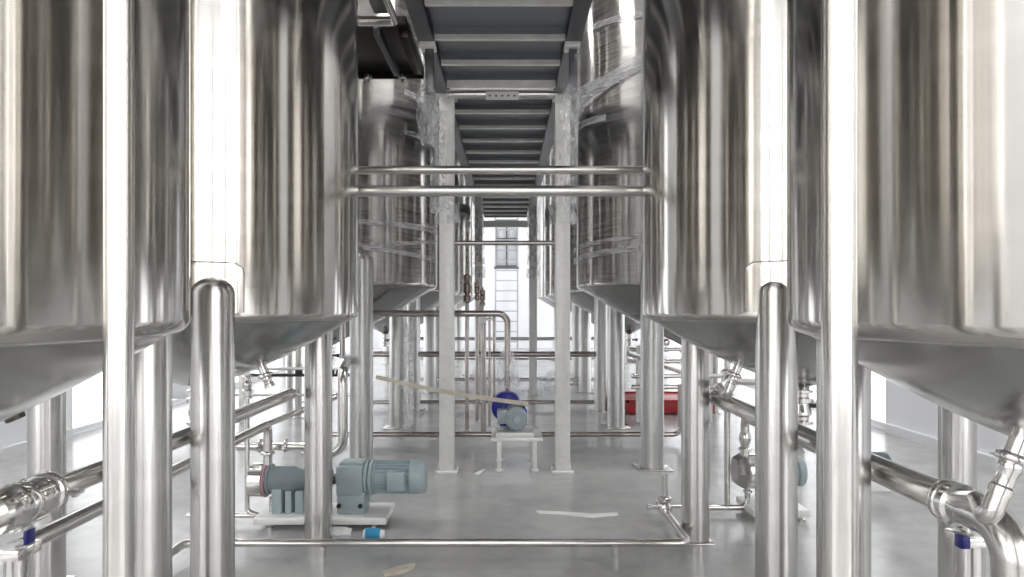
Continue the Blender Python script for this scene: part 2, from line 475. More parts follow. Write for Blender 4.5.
SMALL = 'small stainless tanks at the front'
BIG = 'large stainless tanks in the rear of the rows'
T1L, T2L = (-1.43, 1.31), (-1.422, 3.02)
T1R, T2R = (1.36, 1.37), (1.352, 3.03)
RS = 0.715
tank_1l = make_tank('polished stainless cone bottom tank nearest on the left, cut by the left picture edge', SMALL, T1L, RS, 1.225, 0.315, 4.3, .075, 1.40, 0, -1)
tank_2l = make_tank('polished stainless cone bottom tank, second in the left row, above the grey gear pump', SMALL, T2L, RS, 1.225, 0.315, 4.3, .075, 1.395, -1.25, -1, lf=1.0)
tank_1r = make_tank('polished stainless cone bottom tank nearest on the right, cut by the right picture edge', SMALL, T1R, RS, 1.225, 0.315, 4.3, .075, 1.40, -2, 1)
tank_2r = make_tank('polished stainless cone bottom tank, second in the right row, behind a domed leg', SMALL, T2R, RS, 1.225, 0.315, 4.3, .075, 1.40, -1.2, 1, lf=.928)
RB = 1.01
big_c = {}
ordn = ['third', 'fourth', 'fifth', 'sixth']
for side, cx in ((-1, -1.675), (1, 1.655)):
    for i, cy in enumerate((6.10, 8.92, 11.74, 14.56)):
        lab = ('large film wrapped stainless tank, %s from the front in the %s row' % (ordn[i], 'left' if side < 0 else 'right'))
        t = make_tank(lab, BIG, (cx, cy), RB, 1.44, 0.53, 4.9, .092, 1.72, 0, side, big=True, nozzle=False)
        big_c[(side, i)] = t
        # thin cling film wound round the shell
        n = 72; vs = []; fs = []
        zs = [1.46 + .2 * j for j in range(17)]
        for j, z in enumerate(zs):
            for q in range(n):
                a = 2 * math.pi * q / n
                rr = RB + 0.010 + 0.006 * noise.noise(V((a * 3, z * 4, i * 5 + side)))
                vs.append((cx + rr * math.cos(a), cy + rr * math.sin(a), z))
        for j in range(len(zs) - 1):
            for q in range(n):
                q2 = (q + 1) % n
                fs.append((j * n + q, j * n + q2, (j + 1) * n + q2, (j + 1) * n + q))
        fl = MB().add(vs, fs).build('cling_film', 'film_haze', t, angle=180)
        fl['label'] = 'clear cling film wound round the shell'

def film_band(tank, c, p0, p1, w0, w1=None):
    """band of film stretched over the shell between two seen points"""
    a = cyl_hit(c, RB, *p0); b = cyl_hit(c, RB, *p1)
    ta = math.atan2(a.y - c[1], a.x - c[0]); tb = math.atan2(b.y - c[1], b.x - c[0])
    if tb - ta > math.pi: tb -= 2 * math.pi
    if ta - tb > math.pi: ta -= 2 * math.pi
    pts = []; nr = []
    for i in range(19):
        q = i / 18; th = ta + (tb - ta) * q; z = a.z + (b.z - a.z) * q
        nrm = V((math.cos(th), math.sin(th), 0))
        pts.append(V((c[0], c[1], z)) + nrm * (RB + .026)); nr.append(nrm)
    w1 = w1 or w0
    MB().strip(pts, lambda q: w0 + (w1 - w0) * q, nr, .003).build('film_band', 'film_strip', tank)
c3r, c3l = (1.655, 6.10), (-1.675, 6.10)
for p0, p1, w0, w1 in (((578, 118), (650, 60), .16, .10), ((574, 100), (622, 78), .06, .09), ((574, 132), (608, 118), .08, .05),
                       ((590, 30), (650, 14), .05, .05), ((574, 252), (642, 236), .04, .03), ((574, 262), (640, 248), .05, .05)):
    film_band(big_c[(1, 0)], c3r, p0, p1, w0, w1)
for p0, p1, w0, w1 in (((436, 118), (402, 92), .07, .05), ((436, 150), (402, 132), .06, .04), ((435, 232), (358, 222), .06, .04),
                       ((435, 242), (358, 246), .03, .03), ((435, 262), (362, 248), .05, .03)):
    film_band(big_c[(-1, 0)], c3l, p0, p1, w0, w1)

# nozzles on the small tank cones, square to the cone surface
def nozzle(tank, c, side_dir, az=0.0, L=0.11):
    R = RS; r = 0.285
    d = V((math.cos(az), math.sin(az), 0)) if side_dir > 0 else V((-math.cos(az), math.sin(az), 0))
    z = 1.225 - 0.315 * (R - r) / R - 0.018
    p = V((c[0], c[1], z)) + d * r
    nd = (d * 0.40 + V((0, 0, -1))).normalized()
    mb = MB().cyl(p - nd * .02, p + nd * .05, .021)
    o = mb.build('nozzle', 'fitting_steel', tank)
    clamp_ring(o, p + nd * .05, nd, .021, 'nozzle_clamp')
    e = p + nd * L
    v = MB().lathe(p + nd * .055, nd, [(0, .020), (.008, .023), (.02, .023), (.024, .020), (L - .075, .020), (L - .07, .024), (L - .055, .024)])
    v.build('nozzle_valve', 'fitting_steel', o)
    return p, nd, e
n2l = nozzle(tank_2l, T2L, 1)
n2r = nozzle(tank_2r, T2R, -1)
n1r = nozzle(tank_1r, T1R, -1, L=.13)
MB().lathe((-1.150, 1.50, 1.075), (0.35, 0.2, -1), [(0, .02), (.012, .05), (.03, .05), (.036, .022), (.05, .02)]).build('nozzle_cap', 'dark_steel', tank_1l)

# ------------------------------------------------------------------ pipes
def pipe(name, label, cat, pts, r, bend=.06, group=None, mat='pipe_steel', n=24, rings=(), floor_at=None):
    root = thing(name, label, cat, V(pts[0]) if floor_at is None else floor_at, group)
    MB().tube(pts, r, bend, n).build('tube', mat, root)
    for p, d in rings:
        MB().lathe(V(p), V(d), [(-.004, r), (-.003, r * 1.10), (.003, r * 1.10), (.004, r)]).build('weld_ring', 'pipe_steel', root)
    return root

# two full height pipes in the foreground
for x, y, r, s in ((-0.624, 1.05, .0222, 'left'), (0.531, 1.05, .0270, 'right')):
    t = thing('vertical_pipe', 'bright full height steel pipe in front of the nearest %s tank' % s, 'pipe', (x, y, 0))
    MB().cyl((x, y, 0.01), (x, y, 4.6), r, n=40).build('tube', 'pipe_steel', t)
    MB().lathe((x, y, 0), (0, 0, 1), [(0, r * 2.3), (.012, r * 2.3), (.014, r * 1.1), (.05, r * 1.05)]).build('floor_flange', 'fitting_steel', t)

# headers running along the aisle behind the legs
hl = pipe('header_pipe', 'upper stainless header pipe running back under the left tanks', 'pipe', [(-1.19, 1.70, .808), (-1.19, 3.60, .808)], .030)
clamp_ring(hl, (-1.19, 1.69, .808), (0, 1, 0), .034)
mb = MB().lathe((-1.19, 1.675, .808), (0, -1, 0), [(0, .034), (.015, .05), (.03, .05), (.045, .040), (.08, .058), (.12, .058), (.15, .042), (.16, .052), (.18, .052)])
mb.build('valve_body', 'fitting_steel', hl)
MB().tube([(-1.19, 1.50, .808), (-1.19, 1.36, .808), (-1.19, 1.36, .30)], .036, .10, 24).build('elbow', 'fitting_steel', hl)
for a in range(4):
    an = a * math.pi / 2 + .6
    p = V((-1.19 + .052 * math.cos(an), 1.60, .808 + .052 * math.sin(an)))
    MB().cyl(p + V((0, .05, 0)), p - V((0, .07, 0)), .006, n=10).lathe(p - V((0, .05, 0)), (0, 1, 0), [(0, .011), (.012, .011)], 6).build('bolt', 'fitting_steel', hl)
MB().bbox(-1.185, -1.175, 1.60, 1.63, .705, .74, .002).build('handle', 'navy', hl)['label'] = 'dark blue valve handle'

hl2 = pipe('header_pipe', 'lower stainless header pipe under the left tanks, bent down into the pump', 'pipe', [(-1.43, 1.84, .585), (-1.43, 3.90, .585), (-1.43, 3.90, .39)], .026, .05)
clamp_ring(hl2, (-1.43, 3.90, .415), (0, 0, 1), .026)

hr = pipe('header_pipe', 'thick stainless header pipe under the right tanks ending in a bend down', 'pipe', [(1.155, 1.74, .78), (1.155, 3.64, .78)], .041, n=32)
clamp_ring(hr, (1.155, 1.715, .78), (0, 1, 0), .035)
MB().lathe((1.155, 1.70, .78), (0, -1, 0), [(0, .043), (.012, .056), (.03, .056), (.036, .046), (.06, .044)]).build('ferrule', 'fitting_steel', hr)
MB().tube([(1.155, 1.67, .78), (1.155, 1.50, .78), (1.175, 1.50, .012)], .043, .13, 32, 14).build('elbow', 'pipe_steel', hr)
MB().bbox(1.150, 1.174, 1.66, 1.69, .672, .705, .004).build('handle', 'navy', hr)['label'] = 'dark blue valve handle'

# connection from the nearest right tank's nozzle into the header
p, nd, e = n1r
c1 = pipe('branch_pipe', 'bent stainless branch from the right tank nozzle into the thick header pipe', 'pipe',
          [e, e + nd * .06, V((1.04, 1.45, .86)), V((1.13, 1.66, .80))], .021, .05)

# second right header, short
pipe('header_pipe', 'short lower header pipe curving into the right pump', 'pipe', [(1.465, 3.20, .60), (1.465, 4.05, .60), (1.465, 4.05, .50)], .026, .05)

# stands carrying the header ends
def stand(label, x, y, top, r):
    t = thing('pipe_stand', label, 'stand', (x, y, 0))
    MB().cyl((x, y, .008), (x, y, top), r, n=32).build('post', 'leg_steel', t)
    MB().bbox(x - r * 1.15, x + r * 1.3, y - .04, y + .04, top, top + .028, .004).build('saddle_plate', 'fitting_steel', t)
    MB().lathe((x, y, 0), (0, 0, 1), [(0, r * 1.8), (.01, r * 1.8)]).build('foot_plate', 'leg_steel', t)
stand('steel stand under the valve at the near end of the left header', -1.215, 1.62, .672, .027)
stand('steel stand under the bend of the thick right header', 1.225, 1.74, .66, .036)

# cross pipes between the second tanks
y1, z1 = 3.60, CAMZ + (306 - 170) / F * 3.60
y2, z2 = 3.26, CAMZ + (306 - 191) / F * 3.26
pipe('cross_pipe', 'upper horizontal steel pipe crossing the aisle between the tanks', 'pipe', [(-1.03, y1, z1), (1.0, y1, z1)], .0235, n=32,
     rings=(((-.16, y1, z1), (1, 0, 0)),))
pipe('cross_pipe', 'lower horizontal steel pipe crossing the aisle between the tanks', 'pipe', [(-.750, y2, z2), (.678, y2, z2)], .0272, n=32,
     rings=(((-.605, y2, z2), (1, 0, 0)), ((.298, y2, z2), (1, 0, 0))))

# floor pipes
fp = pipe('floor_pipe', 'nearest floor pipe crossing the aisle, bent at both ends', 'pipe',
          [(-1.66, 2.75, .075), (-1.66, 3.36, .075), (0.93, 3.36, .075), (0.93, 3.84, .075)], .0205, .05, n=24)
clamp_ring(fp, (-1.62 + .07, 3.36, .075), (1, 0, 0), .018)
for x in (-.95, .55):
    MB().box(x - .012, x + .012, 3.34, 3.38, 0, .058).build('support_foot', 'fitting_steel', fp)
# valve at its right end
vt = thing('floor_valve', 'small stainless valve with upright stem at the end of the nearest floor pipe', 'valve', (.93, 3.92, 0))
MB().lathe((.93, 3.84, .085), (0, 1, .1), [(0, .02), (.008, .036), (.02, .036), (.026, .024), (.05, .040), (.09, .040), (.11, .026), (.118, .036), (.13, .036)]).build('valve_body', 'fitting_steel', vt)
MB().cyl((.935, 3.90, .10), (.935, 3.90, .285), .019).lathe((.935, 3.90, .125), (0, 0, 1), [(0, .03), (.01, .036), (.025, .036), (.035, .02)]).build('stem', 'fitting_steel', vt)
MB().cyl((.83, 3.90, .095), (1.03, 3.90, .095), .011).lathe((.83, 3.90, .095), (1, 0, 0), [(0, .018), (.02, .018)], 12).build('cross_bar', 'fitting_steel', vt)
# left end drain
MB().tube([(-1.62, 3.44, .075), (-1.60, 3.62, .10), (-1.60, 3.72, .16)], .016, .03).build('drain_stub', 'fitting_steel', fp)

pipe('floor_pipe', 'middle floor pipe crossing behind the posts, turned up at its right end', 'pipe',
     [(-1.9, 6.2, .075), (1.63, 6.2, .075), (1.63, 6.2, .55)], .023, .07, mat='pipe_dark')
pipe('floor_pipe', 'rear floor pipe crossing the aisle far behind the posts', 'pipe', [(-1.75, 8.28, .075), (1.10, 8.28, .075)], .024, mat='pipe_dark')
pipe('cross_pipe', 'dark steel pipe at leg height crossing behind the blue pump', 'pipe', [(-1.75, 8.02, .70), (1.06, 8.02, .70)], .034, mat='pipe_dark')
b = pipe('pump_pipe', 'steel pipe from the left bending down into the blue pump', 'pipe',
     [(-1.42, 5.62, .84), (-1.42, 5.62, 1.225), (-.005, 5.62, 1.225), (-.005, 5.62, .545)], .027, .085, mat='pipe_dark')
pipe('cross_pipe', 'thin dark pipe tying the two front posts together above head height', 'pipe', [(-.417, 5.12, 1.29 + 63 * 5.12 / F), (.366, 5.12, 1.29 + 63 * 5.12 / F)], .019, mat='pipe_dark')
for yy, zz, r, lab in ((11.2, .73, .030, 'faint grey cross pipe far back at knee height'), (11.5, .36, .02, 'thin faint cross pipe far back just above the floor film'),
                       (10.6, .10, .028, 'faint grey floor pipe far back before the bright windows')):
    pipe('cross_pipe', lab, 'pipe', [(-1.9, yy, zz), (1.6, yy, zz)], r)

# pipes standing at the outside of the rows
for x, y, r, lab in ((-2.62, 7.85, .040, 'bright standing pipe left of the leg over the grey pump'), (-2.42, 7.55, .042, 'grey standing pipe touching the left header pipe end'),
                     (2.50, 7.90, .050, 'grey standing pipe just right of the second right leg'), (2.75, 8.2, .045, 'bright standing pipe seen beyond the right header start')):
    t = thing('standing_pipe', lab, 'pipe', (x, y, 0))
    MB().cyl((x, y, .01), (x, y, 2.6), r).build('tube', 'leg_steel', t)
    MB().lathe((x, y, 0), (0, 0, 1), [(0, r * 1.8), (.012, r * 1.8)]).build('foot_plate', 'leg_steel', t)

# slim riser pipes beside the pumps
t = pipe('riser_pipe', 'thin riser pipe with clamped top valve beside the left pump', 'pipe', [(-1.545, 3.88, .99), (-1.545, 3.88, .075), (-1.46, 3.88, .045), (-1.40, 3.88, .06), (-1.40, 3.88, .16)], .014, .03)
valve_profile(MB(), (-1.545, 3.88, .74), (0, 0, 1), .020, .14).build('top_valve', 'fitting_steel', t)
MB().tube([(-1.9, 3.88, .05), (-1.5, 3.88, .05), (-1.40, 3.88, .05)], .014, .03).build('drain_branch', 'pipe_steel', t)
t = pipe('riser_pipe', 'slim riser pipe with clamped top valve beside the right pump', 'pipe', [(1.355, 4.05, 1.06), (1.355, 4.05, .045)], .017, .03)
valve_profile(MB(), (1.355, 4.05, .73), (0, 0, 1), .026, .17).build('top_valve', 'fitting_steel', t)
MB().tube([(1.18, 4.05, .045), (1.48, 4.05, .045), (1.48, 4.05, .17)], .017, .05).build('drain_branch', 'pipe_steel', t)
clamp_ring(t, (1.48, 4.05, .145), (0, 0, 1), .018)
# S bend from the right nozzle
p, nd, e = n2r
c2 = pipe('branch_pipe', 'S bent stainless branch joining the right pump riser under the second tank', 'pipe',
          [e, e + nd * .04, V((1.10, 3.4, .87)), V((1.34, 3.95, .84)), V((1.62, 4.0, .82)), V((1.62, 4.05, .55))], .022, .07)
# hook pipe behind the leg over the grey pump
pipe('hook_pipe', 'hooked steel pipe rising beside the leg over the grey gear pump', 'pipe',
     [(-1.35, 4.3, .33), (-1.085, 4.3, .33), (-1.085, 4.3, .86), (-1.29, 5.30, .86)], .033, .085)
t = pipe('suction_pipe', 'horizontal suction pipe above the left pump head', 'pipe', [(-1.66, 4.02, .43), (-1.20, 4.02, .43)], .026)
clamp_ring(t, (-1.52, 4.02, .43), (1, 0, 0), .027); clamp_ring(t, (-1.36, 4.02, .43), (1, 0, 0), .027)
pipe('slanted_pipe', 'thin pipe slanting back behind the left pump head', 'pipe', [(-1.62, 4.25, .50), (-1.18, 4.75, .66)], .020)

# ------------------------------------------------------------------ pumps
def motor(root, x0, x1, y, z, r, s=1, body='pump_grey'):
    """finned motor along x from x0 (drive end) to x1 (fan end), s = direction"""
    L = abs(x1 - x0); d = V((s, 0, 0)); o = V((x0, y, z))
    mb = MB().lathe(o, d, [(0, r * .9), (.01, r), (.02, r * .86), (L * .72, r * .86)], 40)
    for k in range(26):
        a = 2 * math.pi * k / 26
        M = Matrix.Translation(o) @ Matrix.Rotation(a, 4, 'X')
        xa, xb = (.02, L * .70) if s > 0 else (-L * .70, -.02)
        mb.box(xa, xb, -.0022, .0022, r * .82, r * .99, M)
    mb.build('motor_body', body, root)
    MB().lathe(o + d * L * .70, d, [(0, r * .97), (.006, r * 1.02), (L * .20, r * 1.02), (L * .27, r * .93), (L * .30, r * .78), (L * .30, r * .3), (L * .295, 0)], 40).build('fan_cover', body, root)

def left_pump():
    y = 3.90
    t = thing('gear_pump', 'grey geared motor and steel pump head on a base plate left of the aisle', 'pump', (-1.08, y, 0))
    MB().bbox(-1.465, -.70, 3.76, 4.07, .032, .072, .006).build('base_plate', 'galvanised', t)
    for x in (-1.38, -1.08, -.78):
        for yy in (3.80, 4.03):
            MB().lathe((x, yy, 0), (0, 0, 1), [(0, .022), (.012, .022), (.014, .010), (.033, .010)], 16).build('levelling_foot', 'fitting_steel', t)
    h = MB().lathe((-1.53, y, .255), (1, 0, 0), [(0, .05), (.004, .088), (.012, .098), (.085, .098), (.092, .085), (.105, .085)], 40)
    hd = h.build('pump_head', 'fitting_steel', t)
    MB().lathe((-1.436, y, .255), (1, 0, 0), [(0, .10), (.005, .10)], 40).build('seal_ring', 'pink_label', hd)['label'] = 'thin pink ring'
    MB().cyl((-1.43, y, .33), (-1.43, y, .40), .026).build('inlet', 'fitting_steel', hd)
    mb = MB().lathe((-1.420, y, .26), (1, 0, 0), [(0, .090), (.012, .090), (.016, .076), (.15, .076), (.17, .062), (.23, .058), (.24, .07), (.26, .07)], 36)
    mb.build('bearing_housing', 'pump_dark_grey', t)
    mb = MB().bbox(-1.385, -1.325, y - .07, y + .07, .072, .215, .006).bbox(-1.31, -1.27, y - .06, y + .06, .072, .205, .006).bbox(-1.25, -1.20, y - .06, y + .06, .072, .205, .006)
    mb.build('pedestal', 'pump_grey', t)
    MB().cyl((-1.17, y, .26), (-1.0, y, .26), .03).lathe((-1.14, y, .26), (1, 0, 0), [(0, .05), (.04, .05), (.045, .055), (.09, .055)]).build('coupling', 'dark_steel', t)
    g = MB().bbox(-1.006, -.845, y - .085, y + .085, .175, .355, .018)
    g.bbox(-1.0, -.835, y - .08, y + .08, .072, .20, .010)
    g.bbox(-.99, -.85, y - .06, y + .06, .345, .372, .010)
    gb = g.build('gearbox', 'pump_grey', t)
    MB().lathe((-1.014, y, .27), (1, 0, 0), [(0, .05), (.008, .066), (.02, .066)]).build('front_flange', 'pump_grey', gb)
    for x in (-.985, -.86):
        MB().lathe((x, y - .082, .125), (0, -1, 0), [(0, .014), (.01, .014), (.011, .008)], 8).build('bolt', 'black_rubber', gb)
    MB().lathe((-.848, y, .27), (1, 0, 0), [(0, .088), (.01, .105), (.022, .105), (.024, .085), (.034, .085), (.036, .104), (.05, .104), (.056, .085)], 40).build('flange', 'pump_grey', t)
    motor(t, -.80, -.488, y, .272, .098)
    MB().bbox(-.70, -.595, y - .135, y - .075, .225, .33, .006).build('terminal_box', 'pump_grey', t)
    return t
left_pump()

def right_pump():
    y = 4.05
    t = thing('gear_pump', 'steel faced pump under the second right tank, beside a slim riser pipe', 'pump', (1.8, y, 0))
    MB().bbox(1.46, 1.80, y - .15, y + .15, .032, .072, .006).build('base_plate', 'galvanised', t)
    for x in (1.50, 1.76):
        for yy in (y - .12, y + .12):
            MB().lathe((x, yy, 0), (0, 0, 1), [(0, .022), (.012, .022), (.014, .010), (.033, .010)], 16).build('levelling_foot', 'fitting_steel', t)
    hd = MB().lathe((1.40, y, .27), (1, 0, 0), [(0, .085), (.004, .088), (.055, .118), (.07, .118), (.072, .108), (.17, .108)], 6).build('pump_cover', 'leg_steel', t)
    hb = MB().lathe((1.468, y, .27), (1, 0, 0), [(0, .105), (.15, .105)], 40).build('pump_head', 'fitting_steel', t)
    # reducer on top
    MB().lathe((1.465, y, .36), (0, 0, 1), [(0, .026), (.035, .026), (.04, .040), (.052, .040), (.058, .024), (.075, .026), (.10, .036), (.13, .036), (.15, .026)]).build('reducer', 'fitting_steel', hb)
    MB().bbox(1.56, 1.64, y - .05, y + .05, .08, .17, .006).build('seal_housing', 'light_blue', t)['label'] = 'blue seal housing'
    MB().bbox(1.63, 1.67, y - .08, y + .08, .072, .34, .012).build('pedestal', 'pump_dark_grey', t)
    motor(t, 1.66, 1.82, y, .27, .09)
    return t
right_pump()
t = thing('small_motor', 'round grey motor just showing over the thick right header pipe', 'motor', (2.6, 4.6, 0))
MB().bbox(2.50, 2.66, 4.54, 4.66, 0, .09, .006).build('foot', 'galvanised', t)
motor(t, 2.66, 2.46, 4.6, .175, .088, -1, 'pump_dark_grey')

# blue pump with motor on a steel stool in the aisle
st = thing('steel_stool', 'low white stool of square steel tube carrying the blue pump', 'stool', (.07, 5.2, 0))
x0, x1, ya, yb = -.132, .272, 5.09, 5.50
MB().bbox(x0, x1, ya, yb, .235, .262, .004).build('seat_plate', 'galvanised', st)
for x in (x0 + .045, x1 - .045 - .035):
    for y in (ya + .02, yb - .055):
        lg = MB().bbox(x, x + .035, y, y + .035, .010, .235, .003).build('leg', 'galvanised', st)
        MB().bbox(x - .012, x + .047, y - .012, y + .047, 0, .012, .002).build('foot_plate', 'galvanised', lg)
bp = thing('blue_pump', 'deep blue pump with round grey motor standing on the low stool', 'pump', (.03, 5.25, .262))
MB().bbox(-.095, .205, 5.12, 5.44, .262, .300, .006).build('base_plate', 'galvanised', bp)
o = V((.068, 5.10, .405)); d = V((-.06, 1, .03)).normalized()
mb = MB().lathe(o, d, [(.05, .084), (.06, .078), (.24, .078)], 40)
u, w = frame_of(d)
for k in range(22):
    a = 2 * math.pi * k / 22
    nn = u * math.cos(a) + w * math.sin(a)
    mb.strip([o + d * .06 + nn * .082, o + d * .24 + nn * .082], .016, (u * -math.sin(a) + w * math.cos(a)), .004)
mb.build('motor_body', 'pump_grey', bp)
fc = MB().lathe(o, d, [(0, .03), (0, .072), (.012, .084), (.02, .088), (.07, .088)], 40).build('fan_cover', 'pump_grey', bp)
mb = MB().lathe(o - d * .006, d, [(0, .028), (.006, .030)], 24)
for k in range(16):
    a = 2 * math.pi * k / 16; nn = u * math.cos(a) + w * math.sin(a)
    mb.strip([o - d * .003 + nn * .03, o - d * .003 + nn * .070], .005, d * -1, .004)
mb.build('fan_grille', 'grille_grey', fc)
MB().bbox(-.085, .0, 5.14, 5.27, .36, .47, .012).build('terminal_box', 'pump_grey', bp)
MB().lathe(o + d * .24, d, [(0, .098), (.012, .104), (.03, .104), (.034, .095), (.06, .10)], 40).build('flange', 'deep_blue', bp)
MB().lathe((-.018, 5.42, .448), (.1, 1, 0), [(0, .10), (.01, .120), (.04, .127), (.12, .127), (.16, .10), (.18, .06)], 40).build('pump_casing', 'deep_blue', bp)
MB().lathe((-.005, 5.62, .545), (0, 0, -1), [(0, .03), (.004, .05), (.02, .05), (.022, .035), (.06, .035)]).build('outlet_flange', 'fitting_steel', bp)
MB().bbox(-.07, .10, 5.40, 5.60, .300, .35, .01).build('pump_foot', 'deep_blue', bp)

def crumple(name, parent, c, rx, ry, z0, z1, amp=.25, mat='film_crumple', n=20, m=14, taper=None, seed=0):
    """crumpled sleeve of plastic film"""
    vs = []; fs = []
    for j in range(m + 1):
        q = j / m; z = z0 + (z1 - z0) * q
        tp = taper(q) if taper else 1.0
        for i in range(n):
            a = 2 * math.pi * i / n
            k = 1 + amp * noise.noise(V((math.cos(a) * 2 + seed, math.sin(a) * 2, z * 9))) * 1.6
            vs.append((c[0] + rx * tp * k * math.cos(a), c[1] + ry * tp * k * math.sin(a), z))
    for j in range(m):
        for i in range(n):
            i2 = (i + 1) % n
            fs.append((j * n + i, j * n + i2, (j + 1) * n + i2, (j + 1) * n + i))
    return MB().add(vs, fs).build(name, mat, parent, angle=50)
wrap = crumple('plastic_bag', None, (-.005, 5.66), .095, .08, .60, .90, .35, seed=3, taper=lambda q: 1.05 - .55 * q * q)
tag(wrap, 'crumpled clear plastic bag wrapped round the pipe above the blue pump', 'plastic bag')

# ------------------------------------------------------------------ posts, walkway
POSTS = []
def post(x, y, label, top=2.93, w=.112, sleeve=None, seed=0):
    t = thing('support_post', label, 'post', (x, y, 0), 'white galvanised posts under the walkway')
    h = w / 2
    MB().bbox(x - h, x + h, y - h, y + h, .012, top - .02, .006).build('column', 'galvanised', t)
    fp_ = MB().bbox(x - h * 1.5, x + h * 1.5, y - h * 1.4, y + h * 1.4, 0, .014, .002).build('base_plate', 'galvanised', t)
    for sx in (-1, 1):
        MB().lathe((x + sx * h * 1.28, y - h * .7, .014), (0, 0, 1), [(0, .014), (.012, .014), (.013, .008), (.05, .008)], 8).build('anchor_bolt', 'fitting_steel', fp_)
        vs = [V((x + sx * h, y - .004, .014)), V((x + sx * h * 1.35, y - .004, .014)), V((x + sx * h, y - .004, .10))]
        MB().add(vs + [v + V((0, .008, 0)) for v in vs], [(0, 1, 2), (5, 4, 3), (0, 3, 4, 1), (1, 4, 5, 2), (2, 5, 3, 0)]).build('gusset', 'galvanised', t)
    MB().bbox(x - h * 1.35, x + h * 1.35, y - h * 1.35, y + h * 1.35, top - .025, top, .003).build('cap_plate', 'galvanised', t)
    if sleeve:
        s = crumple('plastic_wrap', t, (x + sleeve[3], y), h * 1.45, h * 1.4, sleeve[0], sleeve[1], .14, seed=seed, n=24, m=18)
        s['label'] = 'crumpled clear film round the upper post'
        s = crumple('plastic_wrap', t, (x, y), h * 1.7, h * 1.7, sleeve[2], sleeve[2] + .16, .22, seed=seed + 5, n=24, m=8)
    return t
YP = 5.12
post(-.476, YP, 'left front walkway post, white box section with film at its top', sleeve=(2.02, 2.80, 1.93, -.05), seed=1)
post(.425, YP, 'right front walkway post, white box section with film at its top', sleeve=(2.05, 2.80, 1.93, .03), seed=2)
post(-.430, 9.6, 'left rear walkway post, half hidden behind thin valve pipes', sleeve=(1.9, 2.75, 1.7, 0), seed=7)
post(.366, 9.6, 'right rear walkway post beside the far ladder', sleeve=(1.9, 2.75, 1.7, 0), seed=8)

wk = thing('walkway', 'raised steel walkway overhead along the middle of the aisle', 'walkway', (-.045, 3.0, 2.86))
ZB = 2.93; ZT = 2.95
for xa, xb in ((-.556, -.466), (.359, .453)):
    # I section side beams: two flanges and a web
    b_ = MB().box(xa, xb, 1.6, 12.4, ZB, ZB + .012).box(xa, xb, 1.6, 12.4, ZB + .15, ZB + .162).box((xa + xb) / 2 - .006, (xa + xb) / 2 + .006, 1.6, 12.4, ZB + .012, ZB + .15)
    b_.build('side_beam', 'beam_steel', wk, smooth=False)
xa, xb = -.455, .355
ys = [2.15, 2.62, 3.09, 3.57, 4.04, 4.46]
ys += [5.10 + .485 * i for i in range(15)]
for i, y in enumerate(ys):
    nxt = ys[i + 1] if i + 1 < len(ys) else y + .485
    if i == 5: nxt = 4.86
    w_ = nxt - y
    m = MB()
    m.box(xa, xb, y + .006, y + w_ - .02, ZT + .049, ZT + .055)     # tread sheet
    m.box(xa, xb, y + w_ - .026, y + w_ - .02, ZT + .010, ZT + .049)
    pan = m.build('walkway_pan', 'pan_steel_shaded', wk, smooth=False)
    MB().box(xa, xb, y, y + .006, ZT - .008, ZT + .055).box(xa, xb, y, y + .03, ZT - .014, ZT - .008).build('pan_lip', 'lip_steel_lit', pan, smooth=False)['label'] = 'folded front edge, its lit tone put into the colour'
MB().box(xa, xb, 4.88, 4.885, 2.915, 3.00).build('cross_beam', 'lip_steel_lit', wk, smooth=False)
MB().tube([(xa, 4.92, 2.880), (xb, 4.92, 2.880)], .034).build('tie_tube', 'pipe_steel', wk)
hp = MB().bbox(-.165, .08, 4.86, 4.87, 2.822, 2.882, .002).build('hole_plate', 'white_plastic', wk)
hp['label'] = 'pale plate with five dark holes'
for k in range(5):
    x = -.135 + k * .046
    MB().lathe((x, 4.8585, 2.850), (0, 1, 0), [(0, .007), (.002, .007)], 14).build('hole', 'black_rubber', hp)
for xa2, s in ((-.50, -1), (.40, 1)):
    MB().bbox(xa2 - .048, xa2 + .048, 4.05, 4.16, ZB - .032, ZB, .004).build('bracket', 'galvanised', wk)
    m = MB().bbox(xa2 - .018, xa2 + .035, 4.09, 4.13, 2.62, ZB - .032, .003)
    m.build('hanger', 'beam_steel', wk)
    h = crumple('plastic_wrap', wk, (xa2 + s * .005, 4.12), .05, .05, 2.30 if s < 0 else 2.44, 2.70, .30, seed=11 + s, taper=lambda q: .7 + .6 * math.sin(math.pi * q))
    h['label'] = 'crumpled clear film tied round the hanger'
# end beam of the walkway
MB().box(-.50, .40, 12.35, 12.42, 2.78, 2.90).build('end_beam', 'galvanised', wk, smooth=False)

ld = thing('side_landing', 'dark steel landing overhead, left of the walkway beyond the second left tank', 'landing', (-.95, 4.2, 2.9))
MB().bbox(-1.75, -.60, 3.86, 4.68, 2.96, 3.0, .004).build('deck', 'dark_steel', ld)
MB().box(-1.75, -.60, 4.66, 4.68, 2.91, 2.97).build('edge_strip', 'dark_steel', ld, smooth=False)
MB().bbox(-.80, -.76, 3.88, 4.60, 2.90, 2.96, .004).build('rib', 'beam_steel', ld)
MB().bbox(-1.10, -1.06, 3.88, 4.60, 2.90, 2.96, .004).build('rib', 'beam_steel', ld)
MB().tube([(-1.02, 3.83, 2.945), (-.655, 3.83, 2.945), (-.655, 3.1, 2.945)], .020, .03).build('tube_frame', 'pipe_steel', ld)
MB().bbox(-.775, -.68, 3.2, 3.80, 2.985, 3.0, .003).build('floor_sheet', 'pan_steel_shaded', ld)
MB().bbox(-.66, -.60, 3.95, 4.6, 2.91, 2.96, .004).build('rib', 'dark_steel', ld)
for x in (-.98, -.74):
    MB().lathe((x, 4.60, 2.91), (0, 0, -1), [(0, .03), (.02, .03), (.022, .012), (.05, .012)], 12).build('bolt', 'fitting_steel', ld)

